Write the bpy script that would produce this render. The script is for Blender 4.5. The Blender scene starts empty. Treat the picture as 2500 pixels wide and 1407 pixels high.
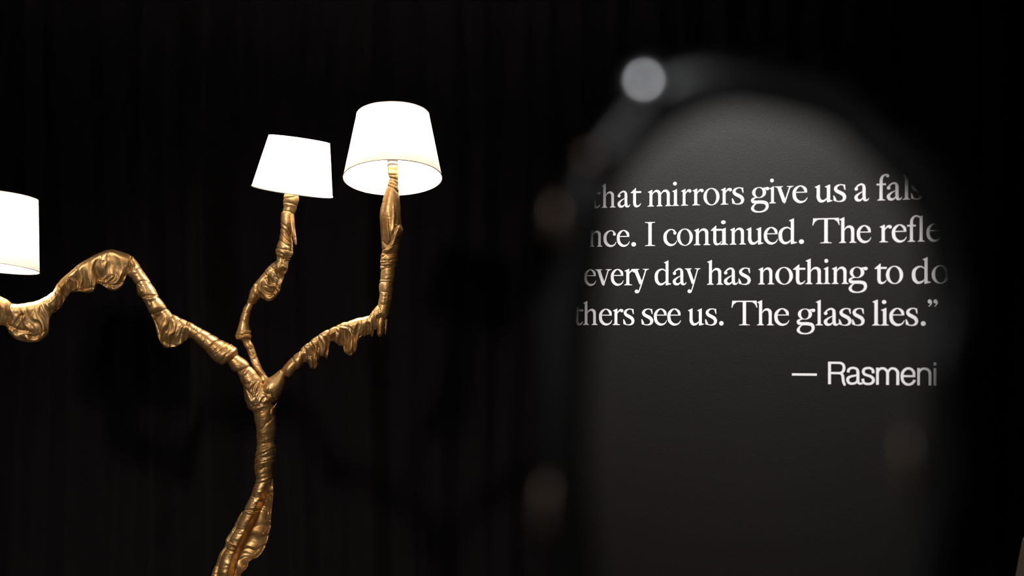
import bpy, bmesh, math, random
import numpy as np
from mathutils import Vector, Matrix
from mathutils.geometry import tessellate_polygon

scene = bpy.context.scene
random.seed(7)

# ------------------------------------------------------------------ camera
W, H = 2500, 1407
LENS = 85.0
FPX = LENS / 36.0 * W              # focal length in pixels
CAM_Z = 1.5
PITCH = math.atan(92.0 / FPX)      # the horizon lies at row 795
LAMP_Y = 7.2
cam_data = bpy.data.cameras.new('camera')
cam = bpy.data.objects.new('camera', cam_data)
scene.collection.objects.link(cam)
cam_data.lens = LENS
cam_data.sensor_width = 36.0
cam.location = (0, 0, CAM_Z)
cam.rotation_euler = (math.pi / 2 + PITCH, 0, 0)
cam_data.clip_start = 0.05
cam_data.dof.use_dof = True
cam_data.dof.focus_distance = LAMP_Y
cam_data.dof.aperture_fstop = 1.4
scene.camera = cam

# ------------------------------------------------------------------ world and view
world = bpy.data.worlds.new('world')
scene.world = world
world.use_nodes = True
world.node_tree.nodes['Background'].inputs[0].default_value = (0.02, 0.018, 0.016, 1)
world.node_tree.nodes['Background'].inputs[1].default_value = 0.05
scene.view_settings.view_transform = 'Standard'
scene.view_settings.look = 'None'
scene.view_settings.exposure = 0.0
scene.view_settings.gamma = 1.0
scene.view_settings.use_curve_mapping = False
scene.cycles.use_denoising = True
scene.cycles.max_bounces = 8
scene.cycles.caustics_reflective = False
scene.cycles.sample_clamp_indirect = 4.0

# ------------------------------------------------------------------ gallery lights and added spots
def spot(name, loc, target, power, size_deg, blend, radius, color):
    l = bpy.data.lights.new(name, 'SPOT')
    l.energy = power
    l.spot_size = math.radians(size_deg)
    l.spot_blend = blend
    l.shadow_soft_size = radius
    l.color = color
    o = bpy.data.objects.new(name, l)
    scene.collection.objects.link(o)
    o.location = loc
    d = Vector(target) - Vector(loc)
    o.rotation_euler = d.to_track_quat('-Z', 'Y').to_euler()
    return o

# a warm gallery spot that falls on the golden lamp from the front, above the camera
spot('gallery_or_added_spot', (-2.1, 2.9, 2.95), (-0.9, LAMP_Y, 1.02), 400, 36, 0.6, 0.16, (1.0, 0.88, 0.74))
spot('gallery_or_added_spot', (1.15, 3.4, 3.1), (-0.75, LAMP_Y, 1.2), 50, 36, 0.6, 0.1, (1.0, 0.84, 0.66))
WALL_SPOT = (-2.15, 0.1, 2.95)
# two spots on the wall that carries the quotation, behind the camera
spot('gallery_or_added_spot', WALL_SPOT, (-1.25, -2.16, 1.45), 470, 62, 0.6, 0.10, (1.0, 0.98, 0.97))
# a narrow spot added to raise glints on the mirror frame
spot('gallery_or_added_spot', (-1.5, 0.3, 3.0), (0.24, 2.3, 1.45), 230, 15, 0.5, 0.06, (0.94, 0.96, 1.0))

spot('gallery_or_added_spot', (1.5, 5.0, 3.1), (1.85, 7.6, 0.5), 230, 24, 0.5, 0.05, (1.0, 0.90, 0.80))  # spot added only to brighten the plinth

# ------------------------------------------------------------------ helpers
RCAM = Matrix.Rotation(math.pi / 2 + PITCH, 3, 'X')
def ray(px, py):
    return RCAM @ Vector(((px - W / 2) / FPX, (H / 2 - py) / FPX, -1.0))
def at(px, py, y):
    """the point of the vertical plane y that is seen at a pixel"""
    d = ray(px, py)
    return Vector((0, 0, CAM_Z)) + d * (y / d.y)
SC = LAMP_Y / FPX                  # metres per photo pixel at the lamp

def link(name, me, mat=None, parent=None, smooth=True):
    o = bpy.data.objects.new(name, me)
    scene.collection.objects.link(o)
    if mat:
        me.materials.append(mat)
    if parent:
        o.parent = parent
        o.matrix_parent_inverse = parent.matrix_world.inverted()
    if smooth and len(me.polygons):
        me.polygons.foreach_set('use_smooth', np.ones(len(me.polygons), dtype=bool))
    return o

def mesh_from(name, verts, faces):
    me = bpy.data.meshes.new(name)
    me.from_pydata([tuple(v) for v in verts], [], faces)
    me.update()
    return me

def grid_mesh(name, V, close_u=True, cap=True):
    """V: array (n rows, m columns, 3)"""
    n, m = V.shape[:2]
    vs = V.reshape(-1, 3)
    i = np.arange(n - 1)[:, None]
    j = np.arange(m if close_u else m - 1)[None, :]
    a = i * m + j
    b = i * m + (j + 1) % m
    F = np.stack([a, b, b + m, a + m], -1).reshape(-1, 4)
    faces = F.tolist()
    if cap and close_u:
        faces.append(list(range(m))[::-1])
        faces.append(list(range((n - 1) * m, n * m)))
    return mesh_from(name, vs.tolist(), faces)

def box_mesh(name, lo, hi):
    x0, y0, z0 = lo; x1, y1, z1 = hi
    v = [(x0,y0,z0),(x1,y0,z0),(x1,y1,z0),(x0,y1,z0),(x0,y0,z1),(x1,y0,z1),(x1,y1,z1),(x0,y1,z1)]
    f = [(0,3,2,1),(4,5,6,7),(0,1,5,4),(1,2,6,5),(2,3,7,6),(3,0,4,7)]
    return mesh_from(name, v, f)

def empty(name, loc):
    o = bpy.data.objects.new(name, None)
    scene.collection.objects.link(o)
    o.location = loc
    o.empty_display_size = 0.05
    bpy.context.view_layer.update()
    return o

def catmull(P, n_per=16, closed=False):
    P = np.asarray(P, float)
    if closed:
        Q = np.vstack([P[-1], P, P[0], P[1]])
    else:
        Q = np.vstack([2 * P[0] - P[1], P, 2 * P[-1] - P[-2]])
    out = []
    for k in range(1, len(Q) - 2):
        p0, p1, p2, p3 = Q[k - 1], Q[k], Q[k + 1], Q[k + 2]
        for t in np.linspace(0, 1, n_per, endpoint=False):
            out.append(0.5 * ((2 * p1) + (-p0 + p2) * t + (2 * p0 - 5 * p1 + 4 * p2 - p3) * t * t
                              + (-p0 + 3 * p1 - 3 * p2 + p3) * t ** 3))
    if not closed:
        out.append(P[-1])
    return np.array(out)

# smooth value noise, periodic in the second coordinate when asked
def vnoise(x, y, seed, period=None):
    rng = np.random.RandomState(seed)
    T = rng.rand(256, 256) * 2 - 1
    xi = np.floor(x).astype(int); yi = np.floor(y).astype(int)
    fx = x - xi; fy = y - yi
    fx = fx * fx * (3 - 2 * fx); fy = fy * fy * (3 - 2 * fy)
    def g(a, b):
        if period:
            b = b % period
        return T[a % 256, b % 256]
    return (g(xi, yi) * (1 - fx) * (1 - fy) + g(xi + 1, yi) * fx * (1 - fy)
            + g(xi, yi + 1) * (1 - fx) * fy + g(xi + 1, yi + 1) * fx * fy)

# ------------------------------------------------------------------ materials
def new_mat(name):
    m = bpy.data.materials.new(name)
    m.use_nodes = True
    nt = m.node_tree
    return m, nt, nt.nodes['Principled BSDF']
def setin(b, **kw):
    for k, v in kw.items():
        k = k.replace('_', ' ')
        if k in b.inputs:
            b.inputs[k].default_value = v
def node(nt, t, **kw):
    n = nt.nodes.new(t)
    for k, v in kw.items():
        setattr(n, k, v)
    return n
def obj_noise(nt, scale, detail=4, stretch=None, rough=0.6):
    tc = node(nt, 'ShaderNodeTexCoord')
    mp = node(nt, 'ShaderNodeMapping')
    nt.links.new(tc.outputs['Object'], mp.inputs[0])
    if stretch:
        mp.inputs['Scale'].default_value = stretch
    n = node(nt, 'ShaderNodeTexNoise')
    n.inputs['Scale'].default_value = scale
    n.inputs['Detail'].default_value = detail
    n.inputs['Roughness'].default_value = rough
    nt.links.new(mp.outputs[0], n.inputs['Vector'])
    return n
def ramp(nt, src, c0, c1, p0=0.3, p1=0.7):
    r = node(nt, 'ShaderNodeValToRGB')
    r.color_ramp.elements[0].position = p0
    r.color_ramp.elements[1].position = p1
    r.color_ramp.elements[0].color = c0
    r.color_ramp.elements[1].color = c1
    nt.links.new(src, r.inputs[0])
    return r
def bump(nt, b, src, strength, dist):
    bp = node(nt, 'ShaderNodeBump')
    bp.inputs['Strength'].default_value = strength
    bp.inputs['Distance'].default_value = dist
    nt.links.new(src, bp.inputs['Height'])
    nt.links.new(bp.outputs[0], b.inputs['Normal'])

M = {}
# gold paint over plaster-stiffened cloth
m, nt, b = new_mat('gold_paint'); M['gold'] = m
setin(b, Metallic=0.84, Roughness=0.48)
n1 = obj_noise(nt, 22, 5)
r1 = ramp(nt, n1.outputs[0], (0.38, 0.195, 0.058, 1), (0.77, 0.50, 0.235, 1), 0.33, 0.66)
nt.links.new(r1.outputs[0], b.inputs['Base Color'])
r2 = ramp(nt, n1.outputs[0], (0.50,) * 3 + (1,), (0.37,) * 3 + (1,))
nt.links.new(r2.outputs[0], b.inputs['Roughness'])
n2 = obj_noise(nt, 380, 3)
bump(nt, b, n2.outputs[0], 0.22, 0.0010)

m, nt, b = new_mat('shade_fabric'); M['shade'] = m
nt.nodes.remove(b)
out = nt.nodes['Material Output']
df = node(nt, 'ShaderNodeBsdfDiffuse'); df.inputs[0].default_value = (0.88, 0.86, 0.83, 1)
tr = node(nt, 'ShaderNodeBsdfTranslucent'); tr.inputs[0].default_value = (0.30, 0.283, 0.265, 1)
mx = node(nt, 'ShaderNodeMixShader'); mx.inputs[0].default_value = 0.22
wv = obj_noise(nt, 700, 2, (1, 1, 3))
bp = node(nt, 'ShaderNodeBump'); bp.inputs['Strength'].default_value = 0.15; bp.inputs['Distance'].default_value = 0.0005
nt.links.new(wv.outputs[0], bp.inputs['Height']); nt.links.new(bp.outputs[0], df.inputs['Normal'])
nt.links.new(df.outputs[0], mx.inputs[1]); nt.links.new(tr.outputs[0], mx.inputs[2])
nt.links.new(mx.outputs[0], out.inputs[0])

m, nt, b = new_mat('shade_tape'); M['tape'] = m
setin(b, Base_Color=(0.80, 0.70, 0.66, 1), Roughness=0.8)
n = obj_noise(nt, 900, 2); bump(nt, b, n.outputs[0], 0.2, 0.0004)
tl = node(nt, 'ShaderNodeBsdfTranslucent'); tl.inputs[0].default_value = (0.5, 0.40, 0.37, 1)
mt = node(nt, 'ShaderNodeMixShader'); mt.inputs[0].default_value = 0.6
nt.links.new(b.outputs[0], mt.inputs[1]); nt.links.new(tl.outputs[0], mt.inputs[2])
nt.links.new(mt.outputs[0], nt.nodes['Material Output'].inputs[0])

m, nt, b = new_mat('bulb_glow'); M['bulb'] = m
setin(b, Base_Color=(1, 0.95, 0.9, 1), Roughness=0.4)
b.inputs['Emission Color'].default_value = (1.0, 0.88, 0.74, 1)
b.inputs['Emission Strength'].default_value = 720.0

m, nt, b = new_mat('white_plastic'); M['plastic'] = m
setin(b, Base_Color=(0.62, 0.58, 0.50, 1), Roughness=0.4)
n = obj_noise(nt, 60, 2); bump(nt, b, n.outputs[0], 0.05, 0.0004)

m, nt, b = new_mat('black_velvet'); M['velvet'] = m
setin(b, Base_Color=(0.0066, 0.0057, 0.0074, 1), Roughness=0.95)
b.inputs['Specular IOR Level'].default_value = 0.08
b.inputs['Sheen Weight'].default_value = 0.02
b.inputs['Sheen Roughness'].default_value = 0.5
n = obj_noise(nt, 500, 3, (1, 1, 0.4)); bump(nt, b, n.outputs[0], 0.4, 0.001)

m, nt, b = new_mat('charcoal_wall_paint'); M['wall'] = m
n = obj_noise(nt, 2.5, 3)
r1 = ramp(nt, n.outputs[0], (0.0046, 0.0034, 0.0026, 1), (0.0058, 0.0044, 0.0034, 1))
nt.links.new(r1.outputs[0], b.inputs['Base Color'])
setin(b, Roughness=0.46)
b.inputs['Specular IOR Level'].default_value = 0.20
n2 = obj_noise(nt, 260, 3); bump(nt, b, n2.outputs[0], 0.35, 0.0008)

m, nt, b = new_mat('white_vinyl'); M['vinyl'] = m
setin(b, Base_Color=(0.86, 0.84, 0.83, 1), Roughness=0.5)
b.inputs['Specular IOR Level'].default_value = 0.2
n = obj_noise(nt, 80, 2); bump(nt, b, n.outputs[0], 0.03, 0.0003)

m, nt, b = new_mat('silvered_glass'); M['mirror'] = m
setin(b, Base_Color=(0.97, 0.97, 0.97, 1), Metallic=1.0, Roughness=0.0)
n = obj_noise(nt, 3, 1)
r1 = ramp(nt, n.outputs[0], (0.965, 0.965, 0.965, 1), (0.975, 0.975, 0.975, 1))
nt.links.new(r1.outputs[0], b.inputs['Base Color'])

m, nt, b = new_mat('black_lacquer'); M['lacquer'] = m
setin(b, Base_Color=(0.004, 0.0035, 0.003, 1), Roughness=0.36)
b.inputs['Specular IOR Level'].default_value = 0.22
n = obj_noise(nt, 25, 4); bump(nt, b, n.outputs[0], 0.25, 0.004)

m, nt, b = new_mat('glint_bead'); M['bead'] = m
setin(b, Base_Color=(0.95, 0.95, 0.96, 1), Metallic=1.0, Roughness=0.30)
n = obj_noise(nt, 60, 2); bump(nt, b, n.outputs[0], 0.05, 0.001)

m, nt, b = new_mat('glint_bronze'); M['bronze'] = m
setin(b, Base_Color=(0.10, 0.065, 0.045, 1), Metallic=0.7, Roughness=0.45)
n = obj_noise(nt, 40, 3); bump(nt, b, n.outputs[0], 0.2, 0.001)

m, nt, b = new_mat('dark_floor'); M['floor'] = m
n = obj_noise(nt, 5, 5)
r1 = ramp(nt, n.outputs[0], (0.008, 0.007, 0.0065, 1), (0.016, 0.014, 0.012, 1))
nt.links.new(r1.outputs[0], b.inputs['Base Color'])
setin(b, Roughness=0.6)

m, nt, b = new_mat('black_ceiling'); M['ceiling'] = m
setin(b, Base_Color=(0.006, 0.006, 0.006, 1), Roughness=0.9)
n = obj_noise(nt, 90, 3); bump(nt, b, n.outputs[0], 0.3, 0.002)

m, nt, b = new_mat('taupe_plaster'); M['taupe'] = m
n = obj_noise(nt, 3, 4)
r1 = ramp(nt, n.outputs[0], (0.30, 0.25, 0.22, 1), (0.36, 0.30, 0.27, 1))
nt.links.new(r1.outputs[0], b.inputs['Base Color'])
setin(b, Roughness=0.85)

# ------------------------------------------------------------------ the room
X0, X1, Y0, Y1, ZC = -3.4, 3.2, -2.16, 9.3, 3.4
CURT_Y = 8.75
def struct(name, me, mat):
    o = link(name, me, mat, smooth=False)
    o['kind'] = 'structure'
    return o
s = struct('floor', box_mesh('floor', (X0, Y0, -0.1), (X1, Y1, 0)), M['floor'])
s['label'] = 'dark floor of the gallery room'
struct('ceiling', box_mesh('ceiling', (X0, Y0, ZC), (X1, Y1, ZC + 0.1)), M['ceiling'])
struct('wall_left', box_mesh('wall_left', (X0 - 0.1, Y0, 0), (X0, Y1, ZC)), M['ceiling'])
struct('wall_right', box_mesh('wall_right', (X1, Y0, 0), (X1 + 0.1, Y1, ZC)), M['ceiling'])
struct('wall_front', box_mesh('wall_front', (X0, Y1, 0), (X1, Y1 + 0.1, ZC)), M['taupe'])
wall_back = struct('wall_back', box_mesh('wall_back', (X0, Y0 - 0.1, 0), (X1, Y0, ZC)), M['wall'])
wall_back['label'] = 'charcoal painted wall lettered with a white quotation, seen in the mirror'

# ------------------------------------------------------------------ black curtain with deep folds
def curtain():
    KY = CURT_Y / FPX
    zs = np.concatenate([np.linspace(0.01, 0.5, 8), np.linspace(0.6, 2.4, 46), np.linspace(2.5, ZC - 0.055, 12)])
    xl = X0 + 0.02
    n = 1500
    u = np.linspace(0, 1, n)
    Z, U = np.meshgrid(zs, u, indexing='ij')
    XR = X1 - 0.06
    X = xl + (XR - xl) * U
    s = X + 0.012 * np.sin(Z * 2.3 + X * 3.1)
    # hand-placed folds (photo columns) with loose ones between
    cols = [-60, 60, 170, 270, 372, 470, 548, 640, 730, 828, 905, 1000, 1085, 1175, 1260, 1340, 1420, 1510, 1600,
            1690, 1770, 1850, 1930, 2010, 2085, 2160, 2230, 2300, 2370, 2440, 2510]
    rng = np.random.RandomState(3)
    Yd = np.zeros_like(X)
    for c in cols:
        cx = (c - 1250) * KY
        w = 0.032 + 0.030 * rng.rand()
        a = 0.035 + 0.045 * rng.rand()
        d = (s - cx - 0.02 * np.sin(Z * 1.7 + c))
        Yd -= a * np.exp(-(d / w) ** 2) * (0.85 + 0.25 * np.sin(Z * 1.3 + c * 0.7))
    for c, w, a in ((512, 0.050, 0.17), (372, 0.05, 0.07), (905, 0.05, 0.06)):
        Yd -= a * np.exp(-(((s - (c - 1250) * KY) / w) ** 2)) * np.clip(1.15 - 0.35 * np.abs(Z - 1.35), 0.3, 1)
    Yd += 0.012 * vnoise(s * 9, Z * 0.8, 5) + 0.008 * vnoise(s * 31, Z * 1.6, 6)
    Yd += 0.030 * vnoise(s * 2.2, Z * 0.5, 9)
    V = np.stack([X, CURT_Y + Yd, Z], -1)
    me = grid_mesh('curtain', V, close_u=False, cap=False)
    o = link('curtain', me, M['velvet'])
    so = o.modifiers.new('thick', 'SOLIDIFY'); so.thickness = 0.004; so.offset = 1
    o['label'] = 'floor-length black velvet curtain hanging in deep vertical folds behind the golden lamp'
    o['category'] = 'curtain'
curtain()
rail = link('curtain_rail', box_mesh('curtain_rail', (X0 + 0.02, CURT_Y - 0.03, ZC - 0.05), (X1 - 0.02, CURT_Y + 0.02, ZC)), M['ceiling'], smooth=False)
rail['label'] = 'black ceiling rail that the curtain hangs from'; rail['category'] = 'rail'

# ------------------------------------------------------------------ golden branching lamp
K1 = lambda x, y: (x / 4.138, 560 + y / 4.138)
K2 = lambda x, y: (500 + x / 4.69, 700 + y / 4.69)
K3 = lambda x, y: (500 + x / 3.146, 960 + y / 3.146)
K4 = lambda x, y: (560 + x / 3.52, 460 + y / 3.52)
K5 = lambda x, y: (820 + x / 3.2, 420 + y / 3.2)
KF = lambda x, y: (560 + x / 10.825, 880 + y / 10.825)

FOLDS = []
FRONT = []      # (px, py, y world) of the sculpted surfaces, to lay folds on
def to_world(PX, PY, D):
    """photo pixels on the lamp's plane plus a depth in the same unit"""
    dx = (PX - W / 2) / FPX
    dz = (H / 2 - PY) / FPX
    c, s_ = math.cos(PITCH), math.sin(PITCH)
    # camera axes: right (1,0,0), up (0,-sin,cos), forward (0,cos,sin)
    ry = c - dz * s_
    rz = s_ + dz * c
    k = LAMP_Y / ry
    return np.stack([dx * k, LAMP_Y + D * SC, CAM_Z + rz * k], -1)

def limb(name, stations, creases, parent, thick=4.5, seed=1, fold=6.0, fold_len=20.0, puff=2.6, step=1.5, nsec=120,
         rough=1.0, twist=0.0, valley=0.0):
    """stations: ((ax, ay), (bx, by), rod radius or None, depth); creases: ((ax,ay),(bx,by)[,strength])"""
    S = np.array([[a[0], a[1], b_[0], b_[1], (r if r else 0.5 * math.hypot(a[0] - b_[0], a[1] - b_[1])), d]
                  for a, b_, r, d in stations], float)
    C = catmull(S, 24)
    mid = 0.5 * (C[:, 0:2] + C[:, 2:4])
    ds = np.hypot(*np.diff(mid, axis=0).T)
    s = np.concatenate([[0], np.cumsum(ds)])
    n = int(s[-1] / step) + 1
    si = np.linspace(0, s[-1], n)
    R = np.stack([np.interp(si, s, C[:, k]) for k in range(6)], -1)
    A, B, rod, dep = R[:, 0:2], R[:, 2:4], R[:, 4], R[:, 5]
    # gentle irregularity of the outline
    ab = B - A
    w = np.maximum(np.hypot(ab[:, 0], ab[:, 1]), 2.0)
    e = ab / w[:, None]
    rod = np.minimum(rod, w / 2)
    phi = np.linspace(0, 2 * np.pi, nsec, endpoint=False)
    q = 0.5 * (1 - np.cos(phi))                       # fraction from A to B
    side = np.sign(np.sin(phi) + 1e-9)
    Q, _ = np.meshgrid(q, si)
    SD, SI = np.meshgrid(side, si)
    Wm, Rm = w[:, None], rod[:, None]
    U = Q * Wm
    hc = np.sqrt(np.maximum(Rm ** 2 - (U - Rm) ** 2, 0))
    th = np.minimum(thick, Rm)
    hw = np.where(U > Wm - th, np.sqrt(np.maximum(th ** 2 - (U - (Wm - th)) ** 2, 0)), th)
    body = np.clip(1 - (U - Rm) / np.maximum(Wm - Rm, 1), 0, 1) ** 0.95
    hw = np.maximum(hw, np.where((U > Rm) & (U < Wm - th), th + (0.93 * Rm - th) * body, 0) * np.clip((Wm - 2.05 * Rm) / 8, 0, 1))
    hw = hw * np.clip(U / Rm, 0, 1) ** 0.5
    h = (hc ** 5 + hw ** 5) ** (1 / 5)
    blade = (th + (0.88 * Rm - th) * np.cos(np.pi / 2 * np.clip(Q, 0, 1)) ** 1.1)
    blade = blade * np.sqrt(np.clip(1 - (1 - np.clip(U / (1.15 * Rm), 0, 1)) ** 2, 0, 1))
    blade = np.where(U > Wm - th, np.sqrt(np.maximum(th ** 2 - (U - (Wm - th)) ** 2, 0)), blade)
    wb = np.clip((Wm - 2.1 * Rm) / 18.0, 0, 1)
    if valley:
        flat = np.where(U > Wm - th, np.sqrt(np.maximum(th ** 2 - (U - (Wm - th)) ** 2, 0)), th) * np.clip(U / Rm, 0, 1) ** 0.5
        h = (hc ** 4 + flat ** 4) ** 0.25
    else:
        h = h * (1 - wb) + blade * wb
    Vd = -SD * h                                      # first half of phi faces the camera
    # ---- folds of the hanging web
    webw = np.clip((U - 0.5 * Rm) / np.maximum(Wm - 0.5 * Rm, 1), 0, 1) * np.clip((Wm - 2.1 * Rm) / 14.0, 0, 1)
    warp = 16 * vnoise(SI / 40, U / 30, seed + 3) + 6 * vnoise(SI / 17, U / 22, seed + 5)
    ph = 2 * np.pi * (SI + warp) / fold_len
    f = 0.8 * np.sin(ph) + 0.4 * np.sin(1.73 * ph + 1.3) + 1.1 * vnoise(SI / 22, U / 34, seed + 4)
    f = f - 0.9 * np.exp(-(np.sin(ph / 2 + 0.4) / 0.16) ** 2) * (0.4 + vnoise(SI / 25, U / 30, seed + 8))
    F = fold * webw ** 0.9 * f
    if valley:
        past = np.clip((U - 1.3 * Rm) / np.maximum(Wm - 1.3 * Rm, 1), 0, 1)
        F = F + valley * np.sin(np.pi * past ** 0.75) * wb - 0.5 * valley * past ** 2 * wb
    # ---- wrapped bands between creases
    def nearest(edge, p):
        return si[np.argmin(np.hypot(edge[:, 0] - p[0], edge[:, 1] - p[1]))]
    cr = []
    for c in creases:
        sa, sb = nearest(A, c[0]), nearest(B, c[1])
        cr.append((sa, sb, c[2] if len(c) > 2 else 1.0))
    cr.sort(key=lambda t: t[0] + t[1])
    rng = np.random.RandomState(seed)
    back = 0.5 - 0.5 * SD                              # other side of the rod
    relief = np.zeros_like(U)
    SW_ = SI
    if cr:
        CS = []
        for sa, sb, am in cr:
            bow = rng.uniform(-3, 5)
            c_q = sa + (sb - sa) * Q + bow * np.sin(np.pi * Q) + 2.2 * vnoise(Q * 5 + sa, back * 3 + 0.5, seed + 7)
            c_q = c_q + back * np.sin(np.pi * Q) * rng.uniform(-10, 10)
            CS.append(c_q)
        CS = np.array(CS)
        am = np.array([c[2] for c in cr])
        D = SI[None] - CS
        lo = np.where(D >= 0, D, 1e9)
        hi = np.where(D < 0, -D, 1e9)
        ilo = lo.argmin(0); ihi = hi.argmin(0)
        d0 = np.minimum(lo.min(0), 60); d1 = np.minimum(hi.min(0), 60)
        a0 = am[ilo]; a1 = am[ihi]
        cm = np.array([0.5 * (c[0] + c[1]) for c in cr])
        SW_ = SI - (np.take_along_axis(CS, ilo[None], 0)[0] - cm[ilo]) * np.exp(-d0 / 40)
        level = np.array([rng.uniform(-0.5, 1.0) for _ in range(len(cr) + 1)])
        lev = level[np.where(lo.min(0) > 1e8, 0, ilo + 1)]
        relief = puff * (-1.15 * a0 * np.exp(-d0 / 1.5) - 0.55 * a1 * np.exp(-d1 / 2.4) + 0.6 * lev
                         + 0.22 * np.minimum(d0, d1) / 14.0)
    # ---- smaller wrinkles, running across the limb
    un = Q * 3 + back * 6
    g = vnoise(SW_ / 6.0, un * 0.9, seed + 11)
    relief += rough * (-1.25 * np.maximum(0, 0.22 - np.abs(g)) / 0.22 * np.clip(0.3 + vnoise(SI / 30, un, seed + 12), 0, 1))
    relief += rough * 0.55 * vnoise(SW_ / 4.5, un * 0.7, seed + 15) * np.clip(0.4 + vnoise(SI / 40, un * 0.5, seed + 16), 0, 1)
    relief += rough * 0.8 * vnoise(SI / 18, un * 1.1, seed + 13)
    relief += rough * 0.07 * vnoise(SI / 3.2, U / 3.2 + back * 9, seed + 14)
    spine = np.clip(U, Rm, np.maximum(Wm - th, Rm))
    du, dv = U - spine, Vd
    ln = np.maximum(np.hypot(du, dv), 1e-3)
    relief = relief * np.clip(np.minimum(SI, s[-1] - SI) / 6, 0, 1)
    relief = relief * np.clip(Rm / 9, 0.3, 1)
    if valley:
        relief = relief * (1 - 0.8 * wb * np.clip((U - 1.7 * Rm) / 8, 0, 1))
    Un = U + du / ln * relief
    Vn = Vd + dv / ln * relief + F
    PX = A[:, 0:1] + e[:, 0:1] * Un
    PY = A[:, 1:2] + e[:, 1:2] * Un
    Dp = dep[:, None] + Vn
    if FOLDS:
        bx0, bx1, by0, by1 = PX.min() - 8, PX.max() + 8, PY.min() - 8, PY.max() + 8
        lift = np.zeros_like(Dp)
        facing = np.clip(-Vn / np.maximum(h, 1), 0, 1)
        for pl in FOLDS:
            if pl[:, 0].max() < bx0 or pl[:, 0].min() > bx1 or pl[:, 1].max() < by0 or pl[:, 1].min() > by1:
                continue
            m_ = (SD > 0) & (PX > pl[:, 0].min() - 16) & (PX < pl[:, 0].max() + 16) & (PY > pl[:, 1].min() - 16) & (PY < pl[:, 1].max() + 16)
            if not m_.any():
                continue
            x_, y_ = PX[m_], PY[m_]
            d_ = np.hypot(x_[:, None] - pl[None, :, 0], y_[:, None] - pl[None, :, 1])
            k_ = d_.argmin(1)
            t_ = np.gradient(pl[:, :2], axis=0)
            t_ /= np.maximum(np.hypot(t_[:, 0], t_[:, 1]), 1e-6)[:, None]
            sg = np.sign((x_ - pl[k_, 0]) * t_[k_, 1] - (y_ - pl[k_, 1]) * t_[k_, 0])
            dd = d_[np.arange(len(k_)), k_] * sg
            r_ = pl[k_, 2] * 1.3
            lift[m_] += r_ * 0.85 * np.exp(-(dd / (1.4 * r_)) ** 2) - r_ * 0.65 * np.exp(-((dd - 2.3 * r_) / (0.8 * r_)) ** 2)
        Dp = Dp - lift * np.clip(facing * 2, 0.0, 1)
    P = to_world(PX, PY, Dp)
    me = grid_mesh(name, P)
    front = SD > 0
    FRONT.append(np.stack([PX[front], PY[front], Dp[front]], -1))
    return link(name, me, M['gold'], parent)

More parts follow.
